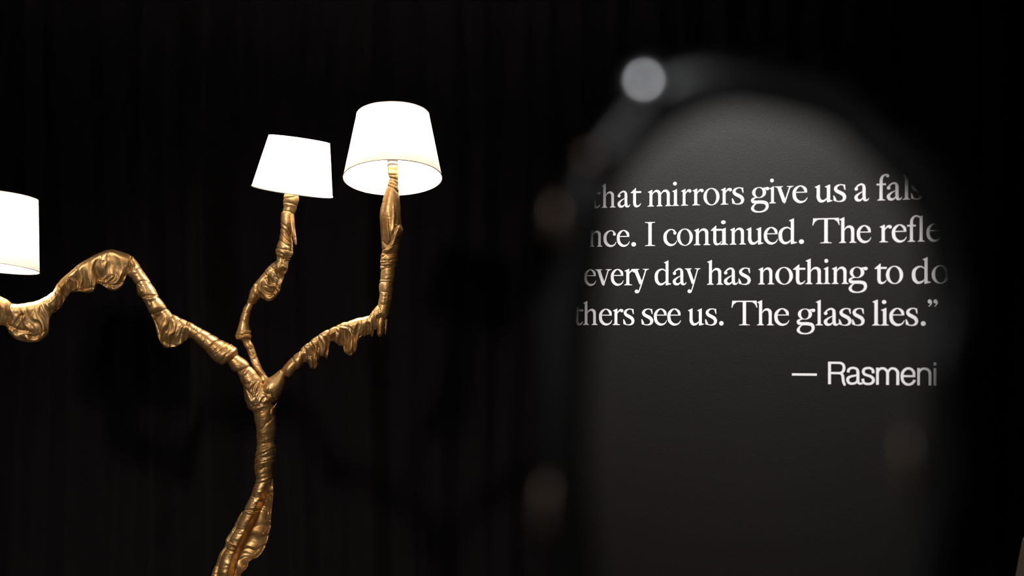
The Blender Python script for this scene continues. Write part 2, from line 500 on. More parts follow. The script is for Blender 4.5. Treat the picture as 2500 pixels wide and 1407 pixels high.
folds = [
    [KF(250, 340) + (1.5,), KF(330, 400) + (2.2,), KF(400, 360) + (2.2,), KF(480, 270) + (2,), KF(540, 225) + (1.2,)],
    [KF(420, 640) + (1,), KF(470, 705) + (2.6,), KF(540, 705) + (2.6,), KF(600, 640) + (2.2,), KF(630, 570) + (1,)],
    [KF(430, 740) + (1,), KF(500, 900) + (2.2,), KF(600, 1090) + (4.5,), KF(680, 1010) + (3,), KF(730, 860) + (2.4,), KF(770, 680) + (2.4,), KF(790, 580) + (1.2,)],
    [KF(470, 1080) + (1,), KF(560, 1200) + (2,), KF(660, 1230) + (2.4,), KF(760, 1120) + (2.6,), KF(800, 980) + (2.8,), KF(850, 800) + (2.8,), KF(880, 640) + (1.4,)],
    [KF(530, 1270) + (1,), KF(620, 1310) + (1.8,), KF(730, 1280) + (2,), KF(810, 1160) + (2,), KF(870, 1020) + (1.6,), KF(905, 900) + (1,)],
    [KF(870, 640) + (1.5,), KF(900, 780) + (2.5,), KF(950, 850) + (3.2,), KF(1010, 760) + (2.5,), KF(1050, 660) + (1.4,)],
    [KF(920, 870) + (1.5,), KF(1000, 960) + (3,), KF(1100, 1010) + (3.6,), KF(1200, 1070) + (2.6,), KF(1290, 1040) + (1.5,)],
    [KF(1100, 860) + (1.2,), KF(1140, 960) + (2.4,), KF(1180, 1030) + (1.4,)],
    [KF(880, 1190) + (1.5,), KF(960, 1120) + (2.6,), KF(1060, 1060) + (2.4,), KF(1110, 1130) + (1.2,)],
    [KF(900, 1110) + (1,), KF(960, 1030) + (1.6,), KF(1010, 990) + (1,)],
    [KF(700, 1350) + (1,), KF(790, 1270) + (1.8,), KF(880, 1210) + (2.2,), KF(1000, 1200) + (2.2,), KF(1100, 1160) + (1.4,)],
    [KF(1160, 1400) + (2,), KF(1180, 1300) + (2,), KF(1230, 1190) + (1.3,), KF(1265, 1130) + (1.4,)],
    # right branch: loop of the big hanging lobe and its neighbours
    [K2(1560, 470) + (1.2,), K2(1640, 490) + (2,), K2(1690, 560) + (2,), K2(1692, 650) + (2,), K2(1670, 725) + (2.2,), K2(1625, 745) + (2.4,), K2(1595, 700) + (1.8,)],
    [K2(1500, 470) + (1,), K2(1545, 520) + (2.2,), K2(1530, 600) + (2.4,), K2(1560, 660) + (1.6,)],
    [K2(1330, 580) + (1.5,), K2(1370, 640) + (2.8,), K2(1375, 720) + (3,), K2(1395, 800) + (2,)],
    [K2(1190, 700) + (1.5,), K2(1225, 780) + (3,), K2(1245, 860) + (4,), K2(1245, 920) + (3.6,)],
    [K2(1250, 640) + (1.2,), K2(1285, 740) + (2.4,), K2(1290, 840) + (2.4,)],
    [K2(1120, 700) + (1.5,), K2(1150, 760) + (2.2,), K2(1165, 840) + (2.4,)],
    [K2(1150, 690) + (2.4,), K2(1180, 655) + (2.6,), K2(1200, 650) + (1.6,)],
    # left branch lobes
    [K1(1000, 525) + (1,), K1(1080, 535) + (2,), K1(1140, 490) + (1.6,)],
    [K1(1010, 555) + (1.2,), K1(1080, 590) + (2.4,), K1(1180, 600) + (2.6,), K1(1240, 560) + (1.8,)],
    [K1(800, 630) + (1.5,), K1(870, 635) + (2.6,), K1(930, 610) + (1.8,)],
    [K1(700, 500) + (1.5,), K1(760, 530) + (2.4,), K1(765, 600) + (2.4,), K1(720, 640) + (1.4,)],
    [K1(560, 640) + (1.4,), K1(580, 720) + (2.6,), K1(560, 800) + (2.6,)],
    [K1(600, 640) + (1.2,), K1(620, 700) + (2,), K1(605, 770) + (2,)],
    [K1(90, 1000) + (2.5,), K1(150, 1050) + (4,), K1(210, 1075) + (4.4,), K1(280, 1060) + (3,)],
    [K1(130, 1030) + (2,), K1(180, 1000) + (3,), K1(240, 900) + (2.5,)],
    [K1(270, 1090) + (2,), K1(350, 1125) + (3,), K1(420, 1095) + (2.6,), K1(470, 1050) + (1.6,)],
    [K1(1560, 930) + (1.2,), K1(1590, 1020) + (1.8,), K1(1615, 1130) + (2.2,), K1(1690, 1185) + (2.2,), K1(1760, 1190) + (1.5,)],
    [K1(1410, 570) + (1,), K1(1440, 620) + (2,), K1(1420, 660) + (1.4,)],
    [K1(1490, 700) + (1,), K1(1510, 760) + (2,), K1(1500, 800) + (1.2,)],
    [K1(1430, 690) + (1.2,), K1(1520, 705) + (2.2,), K1(1612, 682) + (1.6,)],
    [K1(1385, 560) + (1,), K1(1460, 545) + (1.8,), K1(1528, 545) + (1.2,)],
    # middle branch lobe
    [K4(305, 930) + (1.2,), K4(350, 945) + (2.2,), K4(400, 900) + (2,), K4(425, 820) + (1.6,)],
    [K4(310, 845) + (1,), K4(350, 880) + (1.8,), K4(370, 890) + (1.2,)],
    [K4(385, 720) + (1,), K4(410, 780) + (1.6,), K4(395, 850) + (1,)],
    # right branch cuff
    [K5(365, 560) + (1.6,), K5(385, 600) + (3.4,), K5(415, 605) + (3.4,), K5(450, 570) + (2.4,), K5(480, 490) + (3,), K5(505, 430) + (2,)],
    [K5(470, 420) + (1.5,), K5(500, 450) + (3,), K5(515, 480) + (3,), K5(490, 505) + (2,)],
    [K5(405, 330) + (0.8,), K5(408, 430) + (1.5,), K5(420, 540) + (1.6,)],
    [K5(455, 240) + (0.8,), K5(460, 350) + (1.8,), K5(450, 480) + (1.6,), K5(435, 550) + (1.2,)],
    [K5(400, 100) + (1.2,), K5(440, 88) + (1.8,), K5(480, 125) + (1.8,), K5(494, 150) + (1,)],
    # trunk: web seams
    [K3(450, 870) + (1,), K3(480, 920) + (1.5,), K3(470, 980) + (1.4,), K3(508, 985) + (1,)],
    [K3(425, 1060) + (1,), K3(460, 1090) + (1.6,), K3(500, 1040) + (1.2,)],
    [K3(340, 1285) + (1.5,), K3(400, 1255) + (3,), K3(440, 1215) + (2.4,), K3(455, 1160) + (1.2,)],
    [K3(490, 820) + (1.2,), K3(520, 840) + (2.2,), K3(528, 790) + (1.6,), K3(522, 740) + (1,)],
    [K3(310, 905) + (1,), K3(350, 915) + (1.8,), K3(385, 928) + (1,)],
    [K3(175, 1205) + (1,), K3(210, 1198) + (1.8,), K3(250, 1210) + (1,)],
    [K3(270, 1390) + (1.4,), K3(310, 1370) + (2.4,), K3(332, 1320) + (1.6,)],
    [K3(395, 495) + (1.2,), K3(440, 450) + (4.2,), K3(500, 425) + (4.2,), K3(540, 405) + (2,)],
    [K3(400, 545) + (1,), K3(460, 520) + (2.6,), K3(530, 495) + (2,)],
]
FOLDS.extend(catmull(np.array(f_, float), 12) for f_ in folds)

def front_depth(px, py):
    d2 = (ALLF[:, 0] - px) ** 2 + (ALLF[:, 1] - py) ** 2
    m = d2 < 16
    if m.any():
        return ALLF[m, 2].min()
    return ALLF[d2.argmin(), 2]

def ridge(name, pts, parent, lift=0.35, free=None):
    """a raised fold laid over the sculpted surface: pts (px, py, radius)"""
    C = catmull(np.array(pts, float), 10)
    dep = np.array([front_depth(x, y) if free is None else free for x, y, _ in C])
    k = 7
    dep = np.convolve(np.pad(dep, k, mode='edge'), np.ones(2 * k + 1) / (2 * k + 1), 'valid')
    m = 10
    t = np.gradient(C[:, 0:2], axis=0)
    t /= np.maximum(np.hypot(t[:, 0], t[:, 1]), 1e-6)[:, None]
    nrm = np.stack([-t[:, 1], t[:, 0]], -1)
    ph = np.linspace(0, 2 * np.pi, m, endpoint=False)
    r = np.maximum(C[:, 2], 0.3)[:, None]
    ca, sa = np.cos(ph)[None], np.sin(ph)[None]
    PX = C[:, 0:1] + nrm[:, 0:1] * r * ca
    PY = C[:, 1:2] + nrm[:, 1:2] * r * ca
    D = dep[:, None] + r * (1 - lift) * 0.6 + r * sa
    return link(name, grid_mesh(name, to_world(PX, PY, D)), M['gold'], parent)

base_pt = at(560, 2000, LAMP_Y)
lamp = empty('branching_floor_lamp', (base_pt.x, LAMP_Y, 0))
lamp['label'] = 'golden branching floor lamp wrapped in draped cloth, three lit white drum shades'
lamp['category'] = 'lamp'

# --- trunk: rod along its left side, pleated web along its right side below
tr_st = [
    (KF(680, 560), KF(980, 560), None, 12),
    (KF(560, 800), KF(1150, 780), None, 8),
    (KF(490, 1000), KF(1230, 970), None, 5),
    (KF(530, 1230), KF(1180, 1110), None, 1),
    (K3(352, 125), K3(528, 85), None, 0),
    (K3(376, 152), K3(545, 110), None, 0),
    (K3(385, 200), K3(545, 170), None, 0),
    (K3(395, 280), K3(540, 280), None, 0),
    (K3(402, 380), K3(530, 370), None, 0),
    (K3(390, 470), K3(545, 425), None, 0),
    (K3(385, 530), K3(535, 520), None, 0),
    (K3(388, 600), K3(515, 600), None, 0),
    (K3(398, 655), K3(522, 680), 19, 0),
    (K3(378, 720), K3(525, 745), 19, 0),
    (K3(352, 800), K3(525, 830), 18.5, 0),
    (K3(312, 885), K3(515, 905), 18.5, 0),
    (K3(285, 940), K3(510, 980), 19, 0),
    (K3(245, 1030), K3(505, 1050), 19, 0),
    (K3(200, 1120), K3(470, 1175), 19, 0),
    (K3(165, 1190), K3(425, 1250), 19, 0),
    (K3(135, 1260), K3(345, 1290), 19, 0),
    (K3(118, 1330), K3(330, 1335), 19, 0),
    (K3(105, 1400), K3(275, 1405), 19, 0),
    ((530, 1440), (590, 1445), 19, 0),
    ((520, 1500), (572, 1505), 19, 0),
    ((508, 1600), (560, 1600), None, 0),
    ((505, 1700), (566, 1700), 20, 0),
    ((515, 1800), (590, 1800), 20, 0),
    ((528, 1900), (584, 1900), None, 0),
    ((530, 2000), (590, 2000), None, 0),
]
k3c = [((345, 112), (530, 82), 1.6), ((400, 300), (545, 165), 1.2), ((395, 395), (535, 375), 0.7), ((390, 440), (545, 395), 1.0),
       ((385, 490), (545, 420), 1.3), ((385, 545), (535, 500), 1.5), ((388, 600), (520, 560), 0.7),
       ((398, 660), (522, 625), 0.6), ((385, 690), (525, 650), 0.8), ((352, 790), (440, 800), 0.4), ((305, 895), (510, 905), 1.3),
       ((240, 1040), (505, 1050), 0.4), ((170, 1190), (430, 1250), 1.2)]
tr_cr = [(K3(*a), K3(*b_), s_) for a, b_, s_ in k3c] + [((530, 1450), (590, 1450), 1), ((508, 1560), (565, 1550), 1),
         ((505, 1660), (566, 1640), 1), ((515, 1780), (590, 1760), 1), ((528, 1880), (584, 1900), 1)]
trunk = limb('trunk', tr_st, tr_cr, lamp, thick=3.5, seed=21, fold=2.2, fold_len=34, puff=2.4, nsec=150, valley=13)
# the narrow flange on the trunk's left side
limb('trunk_flap', [
    (K3(300, 905), K3(330, 925), None, 6), (K3(268, 940), K3(300, 985), None, 6), (K3(235, 1005), K3(275, 1030), None, 6),
    (K3(190, 1080), K3(230, 1110), None, 6), (K3(158, 1130), K3(200, 1160), None, 6), (K3(152, 1180), K3(185, 1200), None, 6),
    (K3(112, 1240), K3(165, 1255), None, 7), (K3(85, 1310), K3(140, 1320), None, 8), (K3(52, 1395), K3(120, 1400), None, 8),
    ((507, 1440), (540, 1450), None, 8), ((505, 1490), (525, 1500), None, 8)],
    [(K3(150, 1150), K3(200, 1160)), (K3(80, 1320), K3(140, 1330))], lamp, thick=2.5, seed=31, fold=2, puff=1.2, nsec=40)

# --- left branch
L_st = [
    (KF(900, 1160), KF(560, 1330), None, 2),
    (KF(930, 1000), KF(490, 1150), None, 0),
    (KF(900, 800), KF(432, 960), None, -2),
    (KF(860, 560), KF(410, 720), None, -3),
    (KF(740, 360), KF(330, 560), None, -3),
    (KF(590, 190), KF(235, 350), None, -3),
    (K2(470, 850), K2(330, 965), None, -3),
    (K2(385, 780), K2(268, 890), None, -3),
    (K2(372, 712), K2(200, 900), None, -3),
    (K2(290, 655), K2(90, 832), None, -3),
    (K2(185, 610), K2(0, 720), None, -3),
    (K1(2220, 1110), K1(2085, 1240), None, -3),
    (K1(2050, 1010), K1(1945, 1110), None, -3),
    (K1(1945, 955), K1(1885, 1125), 15, -3),
    (K1(1880, 925), K1(1830, 1165), 15, -3),
    (K1(1820, 895), K1(1760, 1195), 15, -3),
    (K1(1745, 860), K1(1660, 1190), 15, -3),
    (K1(1715, 830), K1(1605, 1100), 15, -3),
    (K1(1690, 800), K1(1562, 940), 15, -3),
    (K1(1650, 740), K1(1510, 840), None, -3),
    (K1(1600, 670), K1(1468, 745), None, -3),
    (K1(1560, 595), K1(1400, 660), None, -3),
    (K1(1520, 530), K1(1375, 560), None, -3),
    (K1(1420, 385), K1(1295, 455), None, -3),
    (K1(1370, 315), K1(1278, 480), 14, -3),
    (K1(1328, 262), K1(1245, 560), 14, -3),
    (K1(1240, 230), K1(1200, 608), 14, -3),
    (K1(1120, 203), K1(1110, 618), 14, -3),
    (K1(1010, 240), K1(1005, 550), 14, -3),
    (K1(950, 268), K1(950, 625), 14, -3),
    (K1(880, 303), K1(880, 645), 14, -3),
    (K1(800, 348), K1(805, 630), 15, -3),
    (K1(760, 385), K1(765, 630), 15, -3),
    (K1(700, 440), K1(705, 655), 16, -3),
    (K1(600, 530), K1(655, 730), 18, -3),
    (K1(550, 610), K1(600, 810), 20, -3),
    (K1(500, 655), K1(545, 848), 20, -3),
    (K1(455, 690), K1(512, 900), 18, -3),
    (K1(400, 722), K1(490, 1040), 15, -3),
    (K1(340, 742), K1(430, 1108), 15, -3),
    (K1(270, 755), K1(350, 1138), 15, -3),
    (K1(200, 765), K1(190, 1118), 15, -3),
    (K1(150, 762), K1(120, 1065), 16, -3),
    (K1(115, 748), K1(75, 1010), 17, -3),
    (K1(70, 715), K1(55, 975), 19, -3),
    (K1(0, 680), K1(-10, 965), 20, -3),
    ((-20, 705), (-38, 790), 20, 0),
    ((-38, 688), (-72, 752), None, 4),
    ((-40, 670), (-82, 690), None, 6),
    ((-36, 640), (-74, 645), None, 8),
    ((-32, 600), (-64, 600), None, 8),
]
k2l = [((600, 1010), (425, 1110), .0), ((520, 912), (380, 988), 1.6), ((385, 782), (270, 892), 1.3), ((372, 735), (225, 900), 1.1),
       ((350, 690), (170, 890), 0.9), ((325, 668), (120, 865), 1.1), ((290, 650), (85, 825), 1.0), ((245, 630), (50, 785), .8),
       ((185, 608), (20, 735), 1.2)]
k1l = [((2220, 1108), (2085, 1250), 1.2), ((2140, 1065), (2040, 1200), 0.9), ((2050, 1012), (1955, 1120), 1.2),
       ((2000, 985), (1930, 1110), 0.5), ((1970, 965), (1900, 1120), 0.8), ((1890, 930), (1800, 1180), 0.9),
       ((1820, 905), (1720, 1195), 0.9), ((1740, 868), (1640, 1180), 0.9),
       ((1690, 803), (1535, 860), 1.4), ((1612, 680), (1440, 692), 1.8), ((1530, 540), (1380, 560), 1.6),
       ((1450, 440), (1330, 500), 0.6), ((1415, 390), (1290, 450), 0.9), ((1332, 268), (1275, 470), 1.2),
       ((1105, 215), (1060, 600), 0.5), ((790, 352), (810, 630), 0.6),
       ((595, 540), (680, 690), 1.1), ((548, 612), (610, 800), 1.0), ((535, 630), (585, 830), 0.6), ((470, 680), (520, 850), 1.0),
       ((120, 752), (90, 1020), 1.3)]
L_cr = [(K2(*a), K2(*b_), s_) for a, b_, s_ in k2l if s_] + [(K1(*a), K1(*b_), s_) for a, b_, s_ in k1l]
left_limb = limb('branch', L_st, L_cr, lamp, thick=4.5, seed=41, fold=4.2, fold_len=36, puff=2.2, nsec=140, rough=0.75)

# --- middle branch
M_st = [
    (KF(840, 600), KF(1040, 560), None, 0),
    (KF(790, 430), KF(1000, 450), None, 2),
    (K2(565, 940), K2(690, 1000), None, 6),
    (K2(520, 850), K2(640, 920), None, 8),
    (K2(490, 770), K2(592, 790), None, 10),
    (K2(450, 690), K2(560, 700), None, 12),
    (K2(420, 625), K2(520, 625), None, 12),
    (K2(352, 600), K2(522, 580), None, 12),
    (K2(345, 560), K2(520, 530), None, 12),
    (K2(372, 480), K2(510, 480), None, 12),
    (K2(400, 370), K2(502, 400), None, 12),
    (K2(430, 260), K2(522, 290), None, 12),
    (K2(470, 190), K2(560, 195), None, 12),
    (K4(150, 955), K4(218, 1000), None, 12),
    (K4(192, 845), K4(262, 945), None, 12),
    (K4(225, 800), K4(300, 960), 11, 12),
    (K4(260, 762), K4(350, 968), 11, 12),
    (K4(300, 715), K4(410, 920), 12, 12),
    (K4(330, 682), K4(438, 840), 13, 12),
    (K4(355, 658), K4(460, 765), 14, 12),
    (K4(395, 625), K4(495, 690), None, 12),
    (K4(402, 595), K4(500, 635), None, 12),
    (K4(392, 550), K4(525, 600), None, 12),
    (K4(405, 490), K4(543, 545), None, 12),
    (K4(425, 430), K4(540, 480), None, 12),
    (K4(437, 350), K4(530, 400), None, 12),
    (K4(440, 270), K4(545, 320), None, 12),
    (K4(450, 205), K4(553, 225), None, 12),
    (K4(468, 165), K4(570, 172), None, 12),
    (K4(460, 130), K4(582, 140), None, 12),
    (K4(465, 70), K4(592, 85), None, 12),
    (K4(490, 20), K4(590, 30), None, 12),
    (K4(505, -30), K4(585, -20), None, 12),
]
k2m = [((560, 815), (600, 805), 0.9), ((450, 728), (562, 712), 0.9), ((400, 632), (510, 612), 1.6), ((348, 585), (512, 545), 1.3),
       ((400, 400), (500, 440), 0.5), ((425, 300), (520, 300), 0.4), ((470, 195), (560, 215), 1.0)]
k4m = [((160, 950), (215, 985), 1.4), ((200, 835), (270, 945), 1.2), ((215, 810), (290, 960), 1.0), ((300, 715), (410, 905), 0.6),
       ((345, 672), (440, 830), 0.8), ((395, 620), (495, 690), 0.6), ((395, 580), (515, 605), 1.6), ((405, 510), (545, 540), 1.0), ((395, 545), (540, 590), 0.7),
       ((425, 440), (545, 520), 1.1), ((435, 380), (540, 480), 1.0), ((435, 330), (530, 430), 1.2), ((440, 280), (530, 370), 1.2),
       ((450, 200), (555, 220), 1.4), ((468, 130), (580, 150), 0.9), ((465, 90), (590, 60), 0.7)]
M_cr = [(K2(*a), K2(*b_), s_) for a, b_, s_ in k2m] + [(K4(*a), K4(*b_), s_) for a, b_, s_ in k4m]
mid_limb = limb('branch', M_st, M_cr, lamp, thick=4, seed=57, fold=3.5, fold_len=24, puff=2.0, nsec=120)
limb('loose_strip', [(K4(500, 215), K4(552, 220), None, 6), (K4(515, 290), K4(560, 290), None, 2), (K4(530, 370), K4(568, 370), None, 0),
                     (K4(545, 430), K4(575, 425), None, 0), (K4(562, 478), K4(578, 472), None, 0), (K4(568, 488), K4(578, 486), None, 0)],
     [], lamp, thick=3.0, seed=61, fold=1, puff=1, nsec=40)

# --- right branch
R_st = [
    (KF(780, 1130), KF(1120, 1130), None, 2),
    (KF(840, 900), KF(1210, 1080), None, -1),
    (KF(900, 660), KF(1320, 960), None, -4),
    (KF(1000, 520), KF(1400, 800), None, -5),
    (KF(1120, 440), KF(1460, 640), None, -5),
    (KF(1220, 370), KF(1480, 560), None, -5),
    (K2(870, 950), K2(930, 1040), None, -5),
    (K2(930, 880), K2(985, 1038), None, -5),
    (K2(1010, 800), K2(1055, 968), None, -5),
    (K2(1075, 752), K2(1100, 930), None, -5),
    (K2(1110, 710), K2(1140, 870), 14, -5),
    (K2(1150, 668), K2(1180, 870), 14, -5),
    (K2(1190, 645), K2(1205, 925), 13, -5),
    (K2(1235, 605), K2(1255, 945), 13, -5),
    (K2(1265, 585), K2(1300, 895), 12, -5),
    (K2(1305, 555), K2(1320, 805), 12, -5),
    (K2(1345, 530), K2(1370, 800), 12, -5),
    (K2(1375, 512), K2(1405, 815), 12, -5),
    (K2(1410, 495), K2(1430, 690), 12, -5),
    (K2(1440, 480), K2(1450, 635), 13, -5),
    (K2(1480, 458), K2(1490, 640), 13, -5),
    (K2(1530, 435), K2(1530, 675), 13, -5),
    (K2(1590, 410), K2(1580, 690), 13, -5),
    (K2(1625, 405), K2(1598, 745), 13, -5),
    (K2(1665, 395), K2(1640, 785), 13, -5),
    (K2(1700, 385), K2(1690, 782), 13, -5),
    (K2(1750, 368), K2(1740, 720), 13, -5),
    (K2(1790, 358), K2(1775, 610), 14, -5),
    (K2(1840, 345), K2(1825, 572), 15, -5),
    (K2(1885, 325), K2(1880, 560), 16, -5),
    (K2(1930, 268), K2(1950, 500), 17, -5),
    (K2(1985, 215), K2(2050, 420), 18, -5),
    (K5(325, 1050), K5(410, 1140), None, -5),
    (K5(338, 1000), K5(425, 1065), None, -5),
    (K5(344, 945), K5(446, 975), None, -5),
    (K5(342, 880), K5(450, 890), None, -5),
    (K5(350, 820), K5(466, 820), None, -5),
    (K5(350, 740), K5(470, 765), None, -5),
    (K5(350, 680), K5(486, 692), None, -5),
    (K5(360, 610), K5(494, 608), None, -5),
    (K5(358, 540), K5(508, 520), None, -5),
    (K5(355, 460), K5(522, 465), None, -5),
    (K5(351, 390), K5(508, 410), None, -5),
    (K5(350, 320), K5(500, 350), None, -5),
    (K5(362, 260), K5(500, 280), None, -5),
    (K5(376, 195), K5(497, 215), None, -5),
    (K5(400, 110), K5(493, 160), None, -5),
    (K5(407, 85), K5(490, 115), None, -5),
    (K5(418, 50), K5(490, 65), None, -5),
    (K5(405, 15), K5(487, 20), None, -4),
    (K5(412, -15), K5(482, -12), None, 0),
    (K5(415, -50), K5(480, -50), None, 4),
]
k2r = [((868, 952), (925, 1045), 1.3), ((1010, 800), (1062, 960), 1.4), ((1095, 742), (1135, 880), 1.2), ((1140, 678), (1180, 865), 1.3),
       ((1190, 645), (1240, 940), 0.6), ((1300, 558), (1318, 800), 0.8), ((1415, 492), (1440, 640), 1.3), ((1500, 448), (1530, 660), 1.3),
       ((1550, 428), (1590, 690), 0.5), ((1640, 402), (1650, 770), 0.5), ((1800, 355), (1760, 660), 0.4), ((1880, 335), (1870, 560), 1.6),
       ((1930, 262), (1950, 520), 1.1)]
k5r = [((325, 1045), (400, 1150), 0.8), ((345, 950), (446, 960), 1.4), ((342, 868), (455, 880), 1.5), ((345, 840), (462, 842), 0.8),
       ((352, 765), (462, 742), 1.3), ((350, 735), (475, 730), 1.2), ((350, 712), (480, 705), 1.2), ((352, 690), (488, 682), 1.2),
       ((353, 665), (490, 655), 1.2), ((357, 640), (492, 632), 1.2), ((360, 612), (500, 560), 1.7),
       ((400, 112), (495, 165), 1.5), ((406, 86), (492, 112), 1.4), ((415, 50), (490, 68), 1.2), ((405, 22), (487, 22), 1.4)]
R_cr = [(K2(*a), K2(*b_), s_) for a, b_, s_ in k2r] + [(K5(*a), K5(*b_), s_) for a, b_, s_ in k5r]
right_limb = limb('branch', R_st, R_cr, lamp, thick=4.5, seed=73, fold=4.5, fold_len=24, puff=2.0, nsec=130, rough=0.45)
# loose strands where the branch turns upwards
for st in ([(K2(1885, 480), K2(1935, 470), None, -8), (K2(1895, 530), K2(1940, 520), None, -8), (K2(1910, 575), K2(1930, 570), None, -8)],
           [(K2(1985, 330), K2(2060, 330), None, -9), (K2(1975, 430), K2(2055, 420), None, -10), (K2(1972, 500), K2(2050, 500), None, -10),
            (K2(1975, 550), K2(2040, 555), None, -10), (K2(1998, 578), K2(2018, 578), None, -10)],
           [(K2(2050, 300), K2(2095, 300), None, -6), (K2(2060, 400), K2(2095, 400), None, -6), (K2(2062, 480), K2(2090, 480), None, -6),
            (K2(2062, 548), K2(2074, 548), None, -6)],
           [(K2(2010, 60), K2(2140, 90), None, -9), (K2(2000, 200), K2(2120, 220), None, -10), (K2(2000, 300), K2(2090, 310), None, -9)]):
    limb('loose_strip', st, [], lamp, thick=4, seed=90 + len(st), fold=1.5, fold_len=9, puff=1, rough=1.4, nsec=48)

ALLF = np.concatenate([f_[::3] for f_ in FRONT])
# --- raised folds: swirls at the fork, loops on the hanging lobes, knots
# spikes at the trunk's right edge below the fork
ridge('fold', [K3(530, 180) + (1.2,), K3(525, 130) + (3,), K3(545, 95) + (1.6,), K3(557, 76) + (1.2,)], lamp, free=-14)

# --- foot on the floor
bm = bmesh.new()
prof = [(0.0, 0.0), (0.19, 0.0), (0.195, 0.008), (0.19, 0.016), (0.12, 0.026), (0.055, 0.045), (0.034, 0.08), (0.0, 0.09)]
seg = 48
V = np.array([[[base_pt.x + r * math.cos(a), LAMP_Y + r * math.sin(a), z] for a in np.linspace(0, 2 * math.pi, seg, endpoint=False)] for r, z in prof])
link('base', grid_mesh('base', V, cap=False), M['gold'], lamp)

# --- shades
def shade(cx, cy, rb, rt, h, roll, lean, depth, n=96, plain=False):
    """cx, cy: centre of the lower rim (px); radii and height in px; roll clockwise, lean = top away from the camera (deg)"""
    c = to_world(np.array([cx]), np.array([cy]), np.array([depth]))[0]
    c = Vector(c)
    up = Vector((math.sin(math.radians(roll)), 0, math.cos(math.radians(roll))))
    up = Matrix.Rotation(-math.radians(lean), 3, 'X') @ up
    q = Vector((0, 0, 1)).rotation_difference(up).to_matrix()
    rb, rt, h = rb * SC, rt * SC, h * SC
    def circ(r, z):
        return [tuple(c + q @ Vector((r * math.cos(a), r * math.sin(a), z))) for a in np.linspace(0, 2 * math.pi, n, endpoint=False)]
    t = 0.0012
    rows = []
    for k in range(13):
        f_ = k / 12
        rows.append(circ(rb + (rt - rb) * f_, h * f_))
    V = np.array(rows)
    o = link('lampshade', grid_mesh('lampshade', V, cap=False), M['shade'], lamp)
    # tapes round both rims
    for r, z, sgn, tw in ((rb, 0.0, 1, 0.0016), (rt, h, -1, 0.0010)):
        Vt = np.array([circ(r + 0.0011, z - 0.0003 * sgn), circ(r + 0.0012, z + tw * sgn), circ(r - 0.0010, z + tw * sgn), circ(r - 0.0011, z - 0.0003 * sgn), circ(r + 0.0011, z - 0.0003 * sgn)])
        link('rim', grid_mesh('rim', Vt, cap=False), M['shade'] if plain else M['tape'], o)
    # wire ring and three arms that carry the shade
    def tube(a, b_, r):
        a, b_ = Vector(a), Vector(b_)
        d = (b_ - a).normalized(); s1 = d.orthogonal().normalized(); s2 = d.cross(s1)
        return np.array([[tuple(p + (s1 * math.cos(x) + s2 * math.sin(x)) * r) for x in np.linspace(0, 2 * math.pi, 8, endpoint=False)] for p in (a, b_)])
    zs = h * 0.30
    rs = (rb + (rt - rb) * 0.30) * 0.985
    for k in range(3):
        a = 2 * math.pi * k / 3 + 0.4
        link('carrier_arm', grid_mesh('carrier_arm', tube(c + q @ Vector((0.017 * math.cos(a), 0.017 * math.sin(a), zs)),
             c + q @ Vector((rs * math.cos(a), rs * math.sin(a), zs)), 0.0008)), M['plastic'], o)
    # ribbed socket and bulb
    prof = [(0.0, -0.018), (0.015, -0.018), (0.0155, -0.006), (0.0145, -0.004), (0.0165, -0.002), (0.0165, 0.006), (0.0145, 0.008), (0.0165, 0.010),
            (0.0165, 0.018), (0.0145, 0.020), (0.0165, 0.022), (0.0165, 0.030), (0.013, 0.034), (0.0, 0.034)]
    link('socket', grid_mesh('socket', np.array([circ(max(r, 1e-4), zs - 0.02 + z) for r, z in prof]), cap=False), M['plastic'], o)
    pb = [(0.0002, 0.012), (0.012, 0.014), (0.013, 0.022), (0.020, 0.036), (0.028, 0.052), (0.030, 0.064), (0.026, 0.079), (0.015, 0.089), (0.0002, 0.093)]
    bb = grid_mesh('bulb', np.array([circ(r, zs + z) for r, z in pb])[:, ::6], cap=False)
    link('bulb', bb, M['bulb'], o)
    return o

shade(958.5, 435, 121, 89.5, 166, -0.6, 17.5, 0)
shade(712, 467, 100, 75.5, 129, 8.4, -6.7, 12, plain=True)
shade(-27, 652, 121, 96, 178, 6.0, 5.5, 8)

# ------------------------------------------------------------------ the mirror on its stand
MIR_C = at(1860, 975, 2.3)
NM = Vector((-0.2078, -0.9782, 0)).normalized()      # faces the camera and the wall behind it
TM = Vector((0, 0, 1)).cross(NM).normalized()        # along the glass, horizontal
if TM.x < 0:
    TM = -TM
def on_mirror(px, py, off=0.0):
    d = ray(px, py); o = Vector((0, 0, CAM_Z))
    t = ((MIR_C - o).dot(NM)) / d.dot(NM)
    return o + d * t + NM * off
def mir_local(px, py):
    p = on_mirror(px, py) - MIR_C
    return (p.dot(TM), p.z)
outline_px = [(1760, 268), (1650, 312), (1560, 385), (1504, 478), (1490, 575), (1467, 690), (1448, 820), (1436, 980), (1434, 1150),
              (1448, 1320), (1472, 1480), (1530, 1610), (1640, 1700), (1800, 1745), (1960, 1725), (2080, 1645), (2150, 1530),
              (2190, 1400), (2222, 1250), (2252, 1080), (2247, 920), (2270, 770), (2258, 655), (2230, 548), (2158, 447), (2080, 369),
              (2020, 318), (1890, 278)]
LOC = np.array([mir_local(*p) for p in outline_px])
LOOP = catmull(LOC, 8, closed=True)
def mir_world(x, z, off):
    p = MIR_C + TM * x + NM * off
    return (p.x, p.y, p.z + z)
foot = MIR_C - NM * 0.03
mirror = empty('standing_mirror', (foot.x, foot.y, 0))
mirror['label'] = 'oval mirror in a blurred black lacquered frame in the right foreground, reflecting white lettering'
mirror['category'] = 'mirror'
